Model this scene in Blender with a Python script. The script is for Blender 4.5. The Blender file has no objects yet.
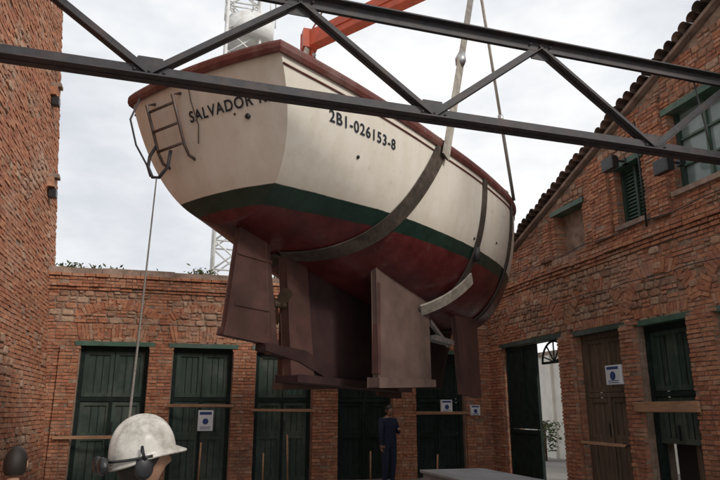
import bpy, math, random
from mathutils import Vector, Matrix, noise
R = random.Random(7)
scene = bpy.context.scene
COL = scene.collection

# ------------------------------------------------------------------ materials
def nt(name):
    m = bpy.data.materials.new(name); m.use_nodes = True
    n = m.node_tree; b = n.nodes['Principled BSDF']
    return m, n, b
def ramp(n, stops, fac):
    r = n.nodes.new('ShaderNodeValToRGB')
    e = r.color_ramp.elements
    while len(e) < len(stops): e.new(0.5)
    for i,(p,c) in enumerate(stops):
        e[i].position = p; e[i].color = (*c,1)
    n.links.new(fac, r.inputs[0]); return r.outputs[0]
def noise_node(n, scale, detail=4, rough=.6, vec=None, stretch=None):
    t = n.nodes.new('ShaderNodeTexNoise'); t.inputs['Scale'].default_value = scale
    t.inputs['Detail'].default_value = min(detail,5); t.inputs['Roughness'].default_value = rough
    if vec is None:
        tc = n.nodes.new('ShaderNodeTexCoord'); vec = tc.outputs['Object']
    if stretch:
        mp = n.nodes.new('ShaderNodeMapping'); mp.inputs['Scale'].default_value = stretch
        n.links.new(vec, mp.inputs[0]); vec = mp.outputs[0]
    n.links.new(vec, t.inputs['Vector']); return t.outputs[0]
def mix(n, a, b, fac, mode='MIX'):
    x = n.nodes.new('ShaderNodeMix'); x.data_type='RGBA'; x.blend_type = mode
    for s,v in ((0,fac),(6,a),(7,b)):
        if hasattr(v,'node'): n.links.new(v, x.inputs[s])
        elif s==0: x.inputs[0].default_value = v
        else: x.inputs[s].default_value = (*v,1)
    return x.outputs[2]
def bump(n, b, h, strength, dist):
    u = n.nodes.new('ShaderNodeBump'); u.inputs['Strength'].default_value=strength
    u.inputs['Distance'].default_value=dist
    n.links.new(h, u.inputs['Height']); n.links.new(u.outputs[0], b.inputs['Normal'])
def simple(name, col, rough=.6, var=.35, scale=6, bmp=.2, dist=.01, metal=0, dirt=None, dirtamt=.5, stretch=None, spec=None):
    m,n,b = nt(name)
    f = noise_node(n, scale, stretch=stretch)
    c = ramp(n, [(.3,tuple(x*(1-var) for x in col)),(.7,tuple(min(1,x*(1+var*.6)) for x in col))], f)
    if dirt:
        f2 = noise_node(n, scale*.35, 5, .7)
        mask = ramp(n, [(.48,(0,0,0)),(.66,(dirtamt,)*3)], f2)
        c = mix(n, c, dirt, mask)
    n.links.new(c, b.inputs['Base Color'])
    b.inputs['Roughness'].default_value = rough
    b.inputs['Metallic'].default_value = metal
    if spec is not None: b.inputs['Specular IOR Level'].default_value = spec
    if bmp: bump(n, b, noise_node(n, scale*5, 3), bmp, dist)
    return m
def island(name, cols, rough=.9, bscale=22, bdist=.012, soot=.55, pale=(.50,.39,.31)):
    m,n,b = nt(name)
    g = n.nodes.new('ShaderNodeNewGeometry')
    k = len(cols)
    c = ramp(n, [(i/(k-1),cc) for i,cc in enumerate(cols)], g.outputs['Random Per Island'])
    f = noise_node(n, 9, 4, .7, vec=g.outputs['Position'])
    c = mix(n, c, ramp(n, [(.3,(.66,.61,.58)),(.7,(1.2,1.17,1.14))], f), 1, 'MULTIPLY')
    f2 = noise_node(n, .6, 5, .65, vec=g.outputs['Position'])
    c = mix(n, c, tuple(soot*x for x in (.24,.18,.14)), ramp(n,[(.28,(.7,)*3),(.46,(0,0,0))],f2))
    c = mix(n, c, pale, ramp(n,[(.54,(0,0,0)),(.74,(.45,)*3)],f2))
    n.links.new(c, b.inputs['Base Color']); b.inputs['Roughness'].default_value = rough
    b.inputs['Specular IOR Level'].default_value=.15
    if bdist: bump(n, b, noise_node(n, bscale, 4, .7, vec=g.outputs['Position']), .8, bdist)
    return m
M = {}
M['brick'] = island('old_brick', [(.32,.13,.08),(.46,.205,.12),(.39,.165,.10),(.51,.255,.15),(.34,.15,.10),(.47,.225,.135),(.43,.27,.19)])
M['stone'] = island('rubble_stone', [(.33,.185,.125),(.42,.26,.18),(.27,.155,.11),(.44,.23,.145),(.47,.34,.25),(.35,.215,.155),(.38,.18,.115)], bdist=.03, bscale=12)
M['mortar'] = simple('lime_mortar', (.33,.235,.175), .95, .45, 5, .9, .03, dirt=(.18,.125,.095), spec=.1)
M['coping'] = simple('coping_plaster', (.34,.25,.20), .95, .4, 4, .6, .02, dirt=(.12,.10,.09), spec=.1)
M['tile'] = island('clay_tile', [(.15,.10,.08),(.24,.15,.12),(.10,.08,.07),(.30,.21,.17)], soot=.3)
M['green'] = simple('green_door_paint', (.032,.058,.044), .65, .5, 3, .3, .004, dirt=(.11,.12,.10), dirtamt=.65, stretch=(3,3,.5))
M['greenl'] = simple('light_green_paint', (.055,.12,.085), .6, .4, 4, .3, .004, dirt=(.16,.17,.14), dirtamt=.5)
M['greend'] = simple('dark_green_paint', (.014,.024,.02), .7, .45, 5, .3, .004, spec=.2)
M['wood'] = simple('weathered_wood', (.15,.10,.065), .8, .5, 3, .5, .006, stretch=(6,6,.4), dirt=(.08,.06,.05))
M['plank'] = simple('plank_wood', (.40,.22,.12), .75, .3, 4, .3, .004, stretch=(1,1,6), dirt=(.2,.13,.08))
M['dark'] = simple('dark_interior', (.03,.025,.022), .95, .3, 2, 0)
M['steel'] = simple('truss_steel', (.04,.038,.045), .6, .45, 9, .35, .003, dirt=(.09,.055,.045), dirtamt=.6)
M['galv'] = simple('galvanised_steel', (.5,.5,.5), .4, .25, 12, .1, .002, metal=.8)
M['tubing'] = simple('grey_tubing', (.13,.10,.09), .45, .3, 12, .1, .002, metal=.2, dirt=(.16,.08,.05))
M['black'] = simple('black_plastic', (.018,.018,.02), .42, .3, 20, .1, .001)
M['whitep'] = simple('white_paint', (.75,.75,.73), .5, .12, 6, .1, .002, dirt=(.4,.36,.3), dirtamt=.35)
M['paper'] = simple('paper', (.72,.74,.76), .7, .05, 6, 0)
M['ink'] = simple('blue_ink', (.03,.06,.2), .7, .1, 6, 0)
M['orange'] = simple('orange_paint', (.68,.12,.05), .45, .2, 5, .1, .002, dirt=(.3,.08,.05), dirtamt=.4)
M['rope'] = simple('rope', (.17,.15,.13), .9, .3, 60, .6, .004)
M['strap'] = simple('sling_webbing', (.46,.42,.36), .85, .3, 10, .4, .003, dirt=(.2,.17,.13), dirtamt=.6)
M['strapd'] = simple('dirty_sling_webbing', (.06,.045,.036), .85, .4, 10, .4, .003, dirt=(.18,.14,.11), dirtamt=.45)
M['bronze'] = simple('bronze', (.10,.07,.045), .6, .3, 10, .1, .002, metal=.4)
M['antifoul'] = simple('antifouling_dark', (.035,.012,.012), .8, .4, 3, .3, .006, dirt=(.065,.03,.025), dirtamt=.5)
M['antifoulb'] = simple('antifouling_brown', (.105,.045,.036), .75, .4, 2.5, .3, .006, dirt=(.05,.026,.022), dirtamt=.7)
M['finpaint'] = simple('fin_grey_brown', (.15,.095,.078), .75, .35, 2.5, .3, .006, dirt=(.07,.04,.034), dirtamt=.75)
M['redpaint'] = simple('gunwale_red', (.15,.04,.032), .55, .3, 6, .2, .003, dirt=(.24,.17,.14), dirtamt=.45)
M['skin'] = simple('skin', (.36,.2,.13), .55, .15, 20, .1, .001)
M['hair'] = simple('hair', (.02,.014,.01), .6, .3, 60, .6, .003)
M['navy'] = simple('navy_cloth', (.018,.028,.06), .9, .3, 12, .4, .004)
M['shirt'] = simple('dark_shirt', (.05,.06,.09), .9, .25, 12, .4, .004)
M['boot'] = simple('boot_leather', (.03,.022,.018), .6, .3, 12, .2, .002)
M['eyew'] = simple('eye_white', (.7,.68,.65), .3, .05, 5, 0)
M['letter'] = simple('lettering', (.02,.03,.045), .5, .2, 10, 0)
M['glass'] = simple('window_glass', (.22,.29,.28), .15, .3, 2, 0)
M['concrete'] = simple('concrete_ground', (.26,.245,.225), .9, .25, .8, .4, .01, dirt=(.14,.13,.12), dirtamt=.6, spec=.2)
M['slab'] = simple('concrete_slab', (.38,.39,.40), .8, .2, 2.5, .3, .006, dirt=(.24,.23,.22), dirtamt=.6, spec=.2)
M['plaster'] = simple('cream_plaster', (.80,.77,.70), .9, .12, 1.2, .2, .006, dirt=(.5,.45,.38))
M['leaf'] = island('leaf', [(.03,.06,.015),(.07,.10,.03),(.05,.075,.03),(.11,.10,.05)], rough=.6, bdist=0, soot=.2, pale=(.12,.13,.06))

def hat_mat():
    m,n,b = nt('helmet_shell')
    f = noise_node(n, 14, 5, .7)
    c = ramp(n, [(.35,(.32,.29,.25)),(.5,(.48,.45,.40)),(.66,(.60,.57,.52))], f)
    f2 = noise_node(n, 60, 5, .8, stretch=(1,.2,1)); c = mix(n,c,(.2,.18,.16),ramp(n,[(.6,(0,0,0)),(.7,(.6,)*3)],f2))
    n.links.new(c, b.inputs['Base Color'])
    rr = ramp(n, [(.3,(.25,)*3),(.7,(.45,)*3)], noise_node(n, 40)); n.links.new(rr, b.inputs['Roughness'])
    return m
M['hat'] = hat_mat()

def hull_mat():
    m,n,b = nt('hull_paint')
    tc = n.nodes.new('ShaderNodeTexCoord'); sp = n.nodes.new('ShaderNodeSeparateXYZ')
    n.links.new(tc.outputs['Object'], sp.inputs[0])
    wob = noise_node(n, 3, 3)
    ad = n.nodes.new('ShaderNodeMath'); ad.operation='MULTIPLY_ADD'
    n.links.new(wob, ad.inputs[0]); ad.inputs[1].default_value=.02; n.links.new(sp.outputs[2], ad.inputs[2])
    def gt(v, soft=.004):
        mr = n.nodes.new('ShaderNodeMapRange'); mr.inputs[1].default_value=v-soft; mr.inputs[2].default_value=v+soft
        n.links.new(ad.outputs[0], mr.inputs[0]); return mr.outputs[0]
    st = noise_node(n, 2.0, 5, .6, stretch=(2.6,2.6,.3))
    cream = ramp(n, [(.32,(.80,.74,.63)),(.6,(.88,.83,.74))], st)
    scuff = noise_node(n, 4.2, 5, .75)
    cream = mix(n, cream, (.60,.50,.39), ramp(n,[(.58,(0,0,0)),(.74,(.4,)*3)],scuff))
    rst = noise_node(n, 3.0, 5, .7, stretch=(5,5,.25))
    cream = mix(n, cream, (.42,.28,.17), ramp(n,[(.64,(0,0,0)),(.76,(.45,)*3)],rst))
    cream = mix(n, cream, (.60,.52,.42), ramp(n,[(.0,(.45,)*3),(.6,(0,0,0))], gt(4.25,.2)))
    red = ramp(n, [(.3,(.045,.009,.011)),(.5,(.105,.018,.019)),(.72,(.15,.035,.034))], noise_node(n, 2.5, 5, .7))
    red = mix(n, red, (.16,.10,.085), ramp(n,[(.6,(0,0,0)),(.7,(.5,)*3)],scuff))
    grn = ramp(n, [(.3,(.008,.024,.018)),(.7,(.02,.052,.038))], scuff)
    c = mix(n, red, grn, gt(3.90))
    c = mix(n, c, cream, gt(4.085))
    n.links.new(c, b.inputs['Base Color'])
    rr = ramp(n, [(.3,(.25,)*3),(.7,(.42,)*3)], noise_node(n, 6)); n.links.new(rr, b.inputs['Roughness'])
    bump(n, b, noise_node(n, 1.6, 4, .55), .3, .05)
    return m
M['hull'] = hull_mat()

# ------------------------------------------------------------------ mesh builder
class MB:
    def __init__(s): s.v=[]; s.f=[]; s.m=[]; s.mats=[]; s.sm=[]
    def mi(s, k):
        if k not in s.mats: s.mats.append(k)
        return s.mats.index(k)
    def add(s, vs, fs, k, smooth=False):
        o=len(s.v); i=s.mi(k)
        s.v.extend([tuple(v) for v in vs])
        for f in fs:
            s.f.append(tuple(o+j for j in f)); s.m.append(i); s.sm.append(smooth)
    def box(s, lo, hi, k, T=None, jit=0):
        (a,b,c),(d,e,g)=lo,hi
        vs=[(a,b,c),(d,b,c),(d,e,c),(a,e,c),(a,b,g),(d,b,g),(d,e,g),(a,e,g)]
        if jit: vs=[tuple(q+R.uniform(-jit,jit) for q in p) for p in vs]
        if T: vs=[T(*p) for p in vs]
        s.add(vs,[(0,3,2,1),(4,5,6,7),(0,1,5,4),(1,2,6,5),(2,3,7,6),(3,0,4,7)],k)
    def beam(s, p0, p1, w, h, k, up=Vector((0,0,1))):
        p0=Vector(p0);p1=Vector(p1);d=(p1-p0).normalized()
        x=d.cross(up)
        if x.length<1e-4: x=d.cross(Vector((1,0,0)))
        x.normalize(); y=x.cross(d).normalized()
        vs=[p+x*a*w/2+y*b*h/2 for p in (p0,p1) for a,b in ((-1,-1),(1,-1),(1,1),(-1,1))]
        s.add(vs,[(0,1,2,3),(7,6,5,4),(0,4,5,1),(1,5,6,2),(2,6,7,3),(3,7,4,0)],k)
    def tube(s, pts, r, k, n=8):
        pts=[Vector(p) for p in pts]; rings=[]
        ref=None
        for i,p in enumerate(pts):
            d=(pts[min(i+1,len(pts)-1)]-pts[max(i-1,0)]).normalized()
            if ref is None:
                ref=d.cross(Vector((.13,.31,.9))).normalized()
            x=(ref-d*ref.dot(d)).normalized(); ref=x; y=d.cross(x)
            rr=r[i] if isinstance(r,(list,tuple)) else r
            rings.append([p+(x*math.cos(2*math.pi*j/n)+y*math.sin(2*math.pi*j/n))*rr for j in range(n)])
        vs=[v for q in rings for v in q]; fs=[]
        for i in range(len(pts)-1):
            for j in range(n):
                fs.append((i*n+j,i*n+(j+1)%n,(i+1)*n+(j+1)%n,(i+1)*n+j))
        fs.append(tuple(reversed(range(n)))); fs.append(tuple((len(pts)-1)*n+j for j in range(n)))
        s.add(vs,fs,k,True)
    def grid(s, rows, k, smooth=True):
        m=len(rows[0]); vs=[v for r in rows for v in r]
        fs=[(i*m+j,i*m+j+1,(i+1)*m+j+1,(i+1)*m+j) for i in range(len(rows)-1) for j in range(m-1)]
        s.add(vs,fs,k,smooth)
    def plate(s, prof, y, th, k):
        n=len(prof); vs=[(a,y-th/2,z) for a,z in prof]+[(a,y+th/2,z) for a,z in prof]
        fs=[tuple(range(n)),tuple(reversed(range(n,2*n)))]+[(i,(i+1)%n,n+(i+1)%n,n+i) for i in range(n)]
        s.add(vs,fs,k)
    def obj(s, name, parent=None, bevel=0, auto=False):
        me=bpy.data.meshes.new(name); me.from_pydata(s.v,[],s.f)
        for k in s.mats: me.materials.append(M[k])
        me.polygons.foreach_set('material_index', s.m)
        me.polygons.foreach_set('use_smooth', s.sm); me.update()
        o=bpy.data.objects.new(name,me); COL.objects.link(o)
        if parent: o.parent=parent
        if bevel:
            b=o.modifiers.new('b','BEVEL'); b.width=bevel; b.segments=2; b.limit_method='ANGLE'
        return o
def empty(name, loc=(0,0,0), rot=0, parent=None):
    e=bpy.data.objects.new(name,None); COL.objects.link(e); e.location=loc; e.rotation_euler[2]=rot
    e.empty_display_size=.2
    if parent: e.parent=parent
    return e

# ------------------------------------------------------------------ walls
def wall(name, O, S, N, s0, s1, ztop, openings, thick=.5, piers=(), arches=(), stone_amt=.5, bands=(), parent=None, brick_below=3.0, bl=(.2,.3), ch=.075, batter=0):
    O=Vector(O);S=Vector(S);N=Vector(N);Z=Vector((0,0,1))
    T=lambda s,d,z: O+S*s+N*(d-batter*z)+Z*z
    e=empty(name)
    W=MB()
    br=sorted(set([s0,s1]+[x for o in openings for x in o[:2]]+[s0+(s1-s0)*i/10 for i in range(11)]))
    br=[b for b in br if s0<=b<=s1]
    for a,b in zip(br,br[1:]):
        if b-a<1e-4: continue
        mid=(a+b)/2
        iv=[]; cur=0
        for o in sorted([o for o in openings if o[0]<=mid<=o[1]], key=lambda o:o[2]):
            if o[2]>cur: iv.append((cur,o[2],False))
            cur=o[3]
        iv.append((cur,None,True))
        for z0,z1,top in iv:
            za=ztop(a) if top else z1; zb=ztop(b) if top else z1
            vs=[T(a,-thick,z0),T(b,-thick,z0),T(b,0,z0),T(a,0,z0),T(a,-thick,za),T(b,-thick,zb),T(b,0,zb),T(a,0,za)]
            W.add(vs,[(0,3,2,1),(4,5,6,7),(0,1,5,4),(1,2,6,5),(2,3,7,6),(3,0,4,7)],'mortar')
    for (a,b,z0,z1,pr) in piers:
        W.box((a+.012,-.05,z0),(b-.012,pr-.002,z1),'mortar',T)
    for (z0,z1,pr) in bands:
        W.box((s0,-.05,z0+.01),(s1,pr-.006,z1-.01),'mortar',T)
    W.obj('masonry_core',e)
    B=MB()
    def proud(s,z):
        for (a,b,z0,z1,pr) in piers:
            if a<=s<=b and z0<=z<=z1: return pr
        for (z0,z1,pr) in bands:
            if z0<=z<=z1: return pr
        return 0
    def inpier(s,z): return any(a<=s<=b and z0<=z<=z1 for (a,b,z0,z1,pr) in piers)
    def inband(z): return any(z0<=z<=z1 for (z0,z1,pr) in bands)
    def intervals(z0,z1):
        cuts=[(s0,s1)]
        for o in openings:
            if o[2]<z1-.01 and o[3]>z0+.01:
                nc=[]
                for a,b in cuts:
                    if o[1]<=a or o[0]>=b: nc.append((a,b)); continue
                    if o[0]>a: nc.append((a,o[0]))
                    if o[1]<b: nc.append((o[1],b))
                cuts=nc
        out=[]
        for a,b in cuts:
            pts=sorted(set([a,b]+[x for p in piers if p[2]<=(z0+z1)/2<=p[3] for x in p[:2] if a<x<b]))
            out+= [(p,q,p==a,q==b) for p,q in zip(pts,pts[1:]) if q-p>.02]
        return out
    def brick(a,b,z,h,ea,eb):
        if R.random()<.015 and not(ea or eb): return
        pr=proud((a+b)/2,z+h/2)+R.uniform(.003,.026)
        g=R.uniform(.006,.011)
        aa=a+(g if not ea else -.008*R.random()); bb=b-(g if not eb else -.008*R.random())
        back=-.4 if (ea or eb) else -.05
        j=.0048
        z+=.006*math.sin(a*1.7+z)
        B.box((aa,back,z+g),(bb,pr,z+h-g),'brick',T,jit=j)
    def stone(a,b,z,h):
        pr=proud((a+b)/2,z+h/2)
        c=((a+b)/2,z+h/2); n=8; out=[];inn=[];w=(b-a)/2-.006;hh=h/2-.005
        rot=R.uniform(-.2,.2)
        for i in range(n):
            t=2*math.pi*(i+.5)/n+rot
            cx=math.copysign(abs(math.cos(t))**.55,math.cos(t)); sx=math.copysign(abs(math.sin(t))**.55,math.sin(t))
            k=R.uniform(.86,1.05)
            out.append((c[0]+cx*w*k,c[1]+sx*hh*k)); q=k*R.uniform(.66,.84)
            inn.append((c[0]+cx*w*q,c[1]+sx*hh*q))
        pd=R.uniform(.01,.035)
        vs=[T(p[0],pr-.02,p[1]) for p in out]+[T(p[0],pr+.7*pd,p[1]) for p in out]+[T(p[0],pr+pd+R.uniform(0,.014),p[1]) for p in inn]
        fs=[(i,(i+1)%n,n+(i+1)%n,n+i) for i in range(n)]+[(n+i,n+(i+1)%n,2*n+(i+1)%n,2*n+i) for i in range(n)]+[tuple(range(2*n,3*n))]
        B.add(vs,fs,'stone')
    z=0; maxz=max(ztop(s0),ztop(s1),ztop((s0+s1)/2))
    while z<maxz:
        H=2*ch
        for a,b,ea,eb in intervals(z,z+H):
            s=a
            while s<b-.01:
                zt=ztop(s+.1)
                isst = (not inband(z+H/2)) and z>brick_below and not inpier(s+.05,z+H/2) and noise.noise(Vector((s*.9,z*1.6,O.x+O.y)))*1.3+.5+R.uniform(-.3,.3) < stone_amt and s-a>.22 and b-s>.22
                if isst:
                    L=R.uniform(.10,.32); e2=min(s+L,b)
                    if b-e2<.1: e2=b
                    if z+H<=zt:
                        if e2-s<.2 and R.random()<.4:
                            stone(s,e2,z,ch); stone(s,e2,z+ch,ch)
                        else: stone(s,e2,z+R.uniform(-.008,.008),H)
                    s=e2
                else:
                    L=R.uniform(*bl); e2=min(s+L,b)
                    if b-e2<.08: e2=b
                    if z+ch<=zt: brick(s,e2,z,ch,ea and s==a,eb and e2==b)
                    if z+H<=zt:
                        if e2-s>.18:
                            md=s+(e2-s)*R.uniform(.35,.65)
                            brick(s,md,z+ch,ch,ea and s==a,False); brick(md,e2,z+ch,ch,False,eb and e2==b)
                        else: brick(s,e2,z+ch,ch,ea and s==a,eb and e2==b)
                    s=e2
        z+=H
    for (c,zc,hw,rise,ln,pr) in arches:
        if rise=='flat':
            n=int(hw*2/.075)
            for i in range(n):
                x0=-hw+2*hw*i/n+.006; x1=-hw+2*hw*(i+1)/n-.006
                sp=.22
                q0=x0*(1+sp*ln/hw*1.2); q1=x1*(1+sp*ln/hw*1.2)
                vs=[T(c+x0,-.3,zc),T(c+x1,-.3,zc),T(c+q1,-.3,zc+ln),T(c+q0,-.3,zc+ln)]
                p=pr+R.uniform(0,.012)
                vs+=[T(c+x0,p,zc),T(c+x1,p,zc),T(c+q1,p,zc+ln+R.uniform(-.01,.01)),T(c+q0,p,zc+ln+R.uniform(-.01,.01))]
                B.add(vs,[(4,5,6,7),(0,1,5,4),(1,2,6,5),(2,3,7,6),(3,0,4,7)],'brick')
        else:
            Rr=(hw*hw+rise*rise)/(2*rise); cz=zc+rise-Rr; th=math.asin(min(1,hw/Rr))
            if rise>hw*.99: th=math.pi/2
            n=max(6,int(2*th*Rr/.075))
            for i in range(n):
                t0=-th+2*th*i/n+.006/Rr; t1=-th+2*th*(i+1)/n-.006/Rr
                p=pr+R.uniform(-.01,.012); l2=ln+R.uniform(-.012,.012)
                q=[(Rr,t0),(Rr,t1),(Rr+l2,t1),(Rr+l2,t0)]
                vs=[T(c+r*math.sin(t),-.05,cz+r*math.cos(t)) for r,t in q]+[T(c+r*math.sin(t),p,cz+r*math.cos(t)) for r,t in q]
                B.add(vs,[(4,5,6,7),(0,1,5,4),(1,2,6,5),(2,3,7,6),(3,0,4,7)],'brick')
    B.obj('brickwork',e)
    return e,T

def door(parent,T,s0,s1,z1,kind='green',z0=0.0,d=-.22):
    D=MB(); w=s1-s0
    fm='greend' if kind!='wood' else 'wood'; lf='green' if kind in('green','half') else ('greend' if kind=='dark' else 'wood')
    D.box((s0-.12,-.25,z1-.02),(s1+.12,.045,z1+.08),'greenl' if kind!='wood' else 'green',T,jit=.006)
    D.box((s0+.003,d-.06,z0),(s0+.09,d+.09,z1-.02),fm,T); D.box((s1-.09,d-.06,z0),(s1-.003,d+.09,z1-.02),fm,T)
    D.box((s0+.09,d-.06,z1-.12),(s1-.09,d+.09,z1-.02),fm,T)
    a,b=s0+.09,s1-.09; mid=(a+b)/2; H=z1-.12
    tb=z0+.62*H
    D.box((a,d-.02,tb),(b,d+.075,tb+.09),fm,T)
    for (x0,x1) in ((a,mid-.008),(mid+.008,b)):
        dd=d+R.uniform(-.015,.012)
        for (y0,y1) in ((z0+.04,z0+.36*H),(z0+.36*H+.003,tb-.01),(tb+.1,z0+H-.005)):
            st=.085
            if kind=='half' and y1<tb-.1: continue
            pm=lf
            if kind=='green' and R.random()<.3: pm='greenl'
            D.box((x0,dd,y0),(x1,dd+.02,y1),pm if y0>tb else lf,T)
            D.box((x0,dd+.003,y0),(x0+st,dd+.055,y1),lf,T); D.box((x1-st,dd+.003,y0),(x1,dd+.055,y1),lf,T)
            D.box((x0+st,dd+.003,y0),(x1-st,dd+.052,y0+st),lf,T); D.box((x0+st,dd+.003,y1-st),(x1-st,dd+.052,y1),lf,T)
            n=3
            for i in range(1,n):
                xx=x0+st+(x1-x0-2*st)*i/n; D.box((xx-.006,dd+.02,y0+st),(xx+.006,dd+.032,y1-st),fm,T)
    if kind!='half': D.box((mid-.03,d+.07,z0+.04),(mid+.03,d+.085,tb),fm,T)
    D.box((mid+.05,d+.055,1.15),(mid+.08,d+.085,1.4),'black',T)
    if kind=='half':
        D.box((a,d-.1,.05),(mid-.12,d-.06,tb-.5),'wood',T)
    D.box((s0,-.6,0),(s1,-.55,z1),'dark',T)
    D.obj('door_joinery',parent)

# right wall: courtyard x = 8.1
rtop=lambda s: (8.03-.35*(s-7.16)) if s>5 else (8.786-.35*(5-s))
R_open=[(12.5,15.15,0,3.25),(10.4,11.93,0,3.18),(8.7,9.97,0,3.15),(6.7,8.1,0,3.15),(4.6,6.0,0,3.15),
        (11.25,12.35,4.95,5.95),(9.35,10.15,5.1,6.25),(7.3,8.6,5.3,6.75)]
R_piers=[(11.96,12.47,0,3.2,.09),(9.99,10.38,0,3.2,.09),(8.12,8.68,0,3.2,.09),(6.02,6.68,0,3.2,.09),(15.18,15.85,0,3.2,.05),
         (10.3,10.9,4.95,6.6,.07),(12.5,12.95,4.95,5.9,.07),(8.72,9.2,4.95,7.1,.07),(6.6,7.1,4.95,7.6,.07)]
R_arch=[(13.8,3.45,1.3,.75,.26,.024),(11.17,3.4,.85,.62,.26,.024),(9.33,3.4,.75,.62,.26,.024),(7.4,3.4,.8,.62,.26,.024),(5.3,3.4,.8,.62,.26,.024),
        (11.17,3.27,.76,'flat',.17,.03),(9.33,3.27,.64,'flat',.17,.03),(7.4,3.27,.7,'flat',.17,.03)]
rw,TR=wall('brick_stone_wall',(8.1,0,0),(0,1,0),(-1,0,0),2.0,15.9,rtop,R_open,piers=R_piers,arches=R_arch,stone_amt=.62,
           bands=((4.5,4.575,.03),(4.575,4.65,.06),(4.65,4.8,.10)))
door(rw,TR,10.4,11.93,3.18,'wood'); door(rw,TR,8.7,9.97,3.15,'half'); door(rw,TR,6.7,8.1,3.15,'green'); door(rw,TR,4.6,6.0,3.15,'green')
D=MB()
D.box((12.4,-.25,3.2),(15.25,.045,3.3),'green',TR)
D.box((12.5,-.3,0),(12.58,-.12,3.2),'greend',TR); D.box((15.05,-.3,0),(15.147,-.12,3.2),'greend',TR)
for (a,b) in ((13.62,14.3),(14.32,15.04)):
    for y0,y1 in ((.04,1.2),(1.22,3.18)):
        D.box((a,-.10,y0),(b,-.06,y1),'greend',TR)
        D.box((a,-.06,y0),(a+.09,-.03,y1),'greend',TR); D.box((b-.09,-.06,y0),(b,-.03,y1),'greend',TR)
        D.box((a+.09,-.06,y0),(b-.09,-.032,y0+.09),'greend',TR); D.box((a+.09,-.06,y1-.09),(b-.09,-.032,y1),'greend',TR)
for i in range(5):
    t=math.pi*(i+.5)/5; c=TR(13.1,-.2,2.72)
    D.beam(c,c+Vector((0,math.cos(t)*.48,math.sin(t)*.46)),.025,.025,'greend')
D.tube([TR(13.1+.5*math.cos(math.pi*i/14),-.2,2.72+.47*math.sin(math.pi*i/14)) for i in range(15)],.025,'greend')
D.box((12.6,-.24,2.69),(13.6,-.17,2.74),'greend',TR)
D.obj('open_doorway',rw)
D=MB()
def window(a,b,z0,z1,kind):
    D.box((a-.08,-.2,z1-.01),(b+.08,.06,z1+.1),'greenl',TR)
    D.box((a-.05,-.2,z0-.09),(b+.05,.08,z0),'coping',TR)
    for x in (a,b-.07): D.box((x+.002,-.26,z0),(x+.068,-.14,z1-.01),'green',TR)
    m=(a+b)/2
    if kind=='glass':
        D.box((a,-.24,z0),(b,-.22,z1),'glass',TR)
        D.box((m-.03,-.22,z0),(m+.03,-.16,z1),'greenl',TR)
        for t in (.33,.66): D.box((a+.07,-.22,z0+(z1-z0)*t-.02),(b-.07,-.17,z0+(z1-z0)*t+.02),'greenl',TR)
    else:
        n=int((z1-z0)/.07)
        for i in range(n):
            zz=z0+(z1-z0)*i/n
            p=[TR(a+.07,-.18,zz),TR(b-.07,-.18,zz),TR(b-.07,-.23,zz+.075),TR(a+.07,-.23,zz+.075)]
            D.add(p,[(0,1,2,3)],'greenl')
        D.box((m-.03,-.2,z0),(m+.03,-.15,z1),'green',TR)
        D.box((a,-.4,z0),(b,-.38,z1),'dark',TR)
window(7.3,8.6,5.3,6.75,'glass'); window(9.35,10.15,5.1,6.25,'louvre')
D.box((11.25,-.3,4.95),(12.35,-.26,5.95),'mortar',TR)
D.box((11.17,-.2,5.94),(12.43,.06,6.05),'greenl',TR)
D.obj('upper_windows',rw)
D=MB()
sdir=Vector((0,1,-.35)).normalized(); L=(15.9-5)/sdir.y; n=int(L/.2)
D.add([(7.98,5,8.786+.03),(8.9,5,8.786+.03),(8.9,16,4.936+.03),(7.98,16,4.936+.03),(7.98,5,8.86+.03),(8.9,5,8.86+.03),(8.9,16,5.01+.03),(7.98,16,5.01+.03)],
      [(0,3,2,1),(4,5,6,7),(0,1,5,4),(1,2,6,5),(2,3,7,6),(3,0,4,7)],'coping')
up=Vector((0,.35,1)).normalized()
def rowtiles(y0,z0,sd,upv,cnt):
    for i in range(cnt):
        c=Vector((0,y0,z0))+sd*(.2*i+.1)+upv*(.05+R.uniform(-.012,.012))
        r=.1+R.uniform(-.008,.008); x0=7.85+R.uniform(-.035,.035)
        rows=[]
        for x,rr in ((x0,r),(x0+.02,r),(x0+.5,r*.88),(x0+.501,r*1.0),(8.95,r*.9)):
            rows.append([Vector((x,c.y,c.z))+sd*math.cos(t)*rr+upv*math.sin(t)*rr for t in [math.pi*j/8 for j in range(9)]])
        D.grid(rows,'tile')
        rows=[[p-upv*.018*math.sin(math.pi*j/8)-sd*.018*math.cos(math.pi*j/8) for j,p in enumerate(rw_)] for rw_ in rows]
        D.grid(rows,'tile')
rowtiles(5,8.786+.08,sdir,up,n)
sd2=Vector((0,-1,-.35)).normalized(); rowtiles(5,8.786+.08,sd2,Vector((0,-.35,1)).normalized(),14)
D.obj('roof_tiles',rw)

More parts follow.
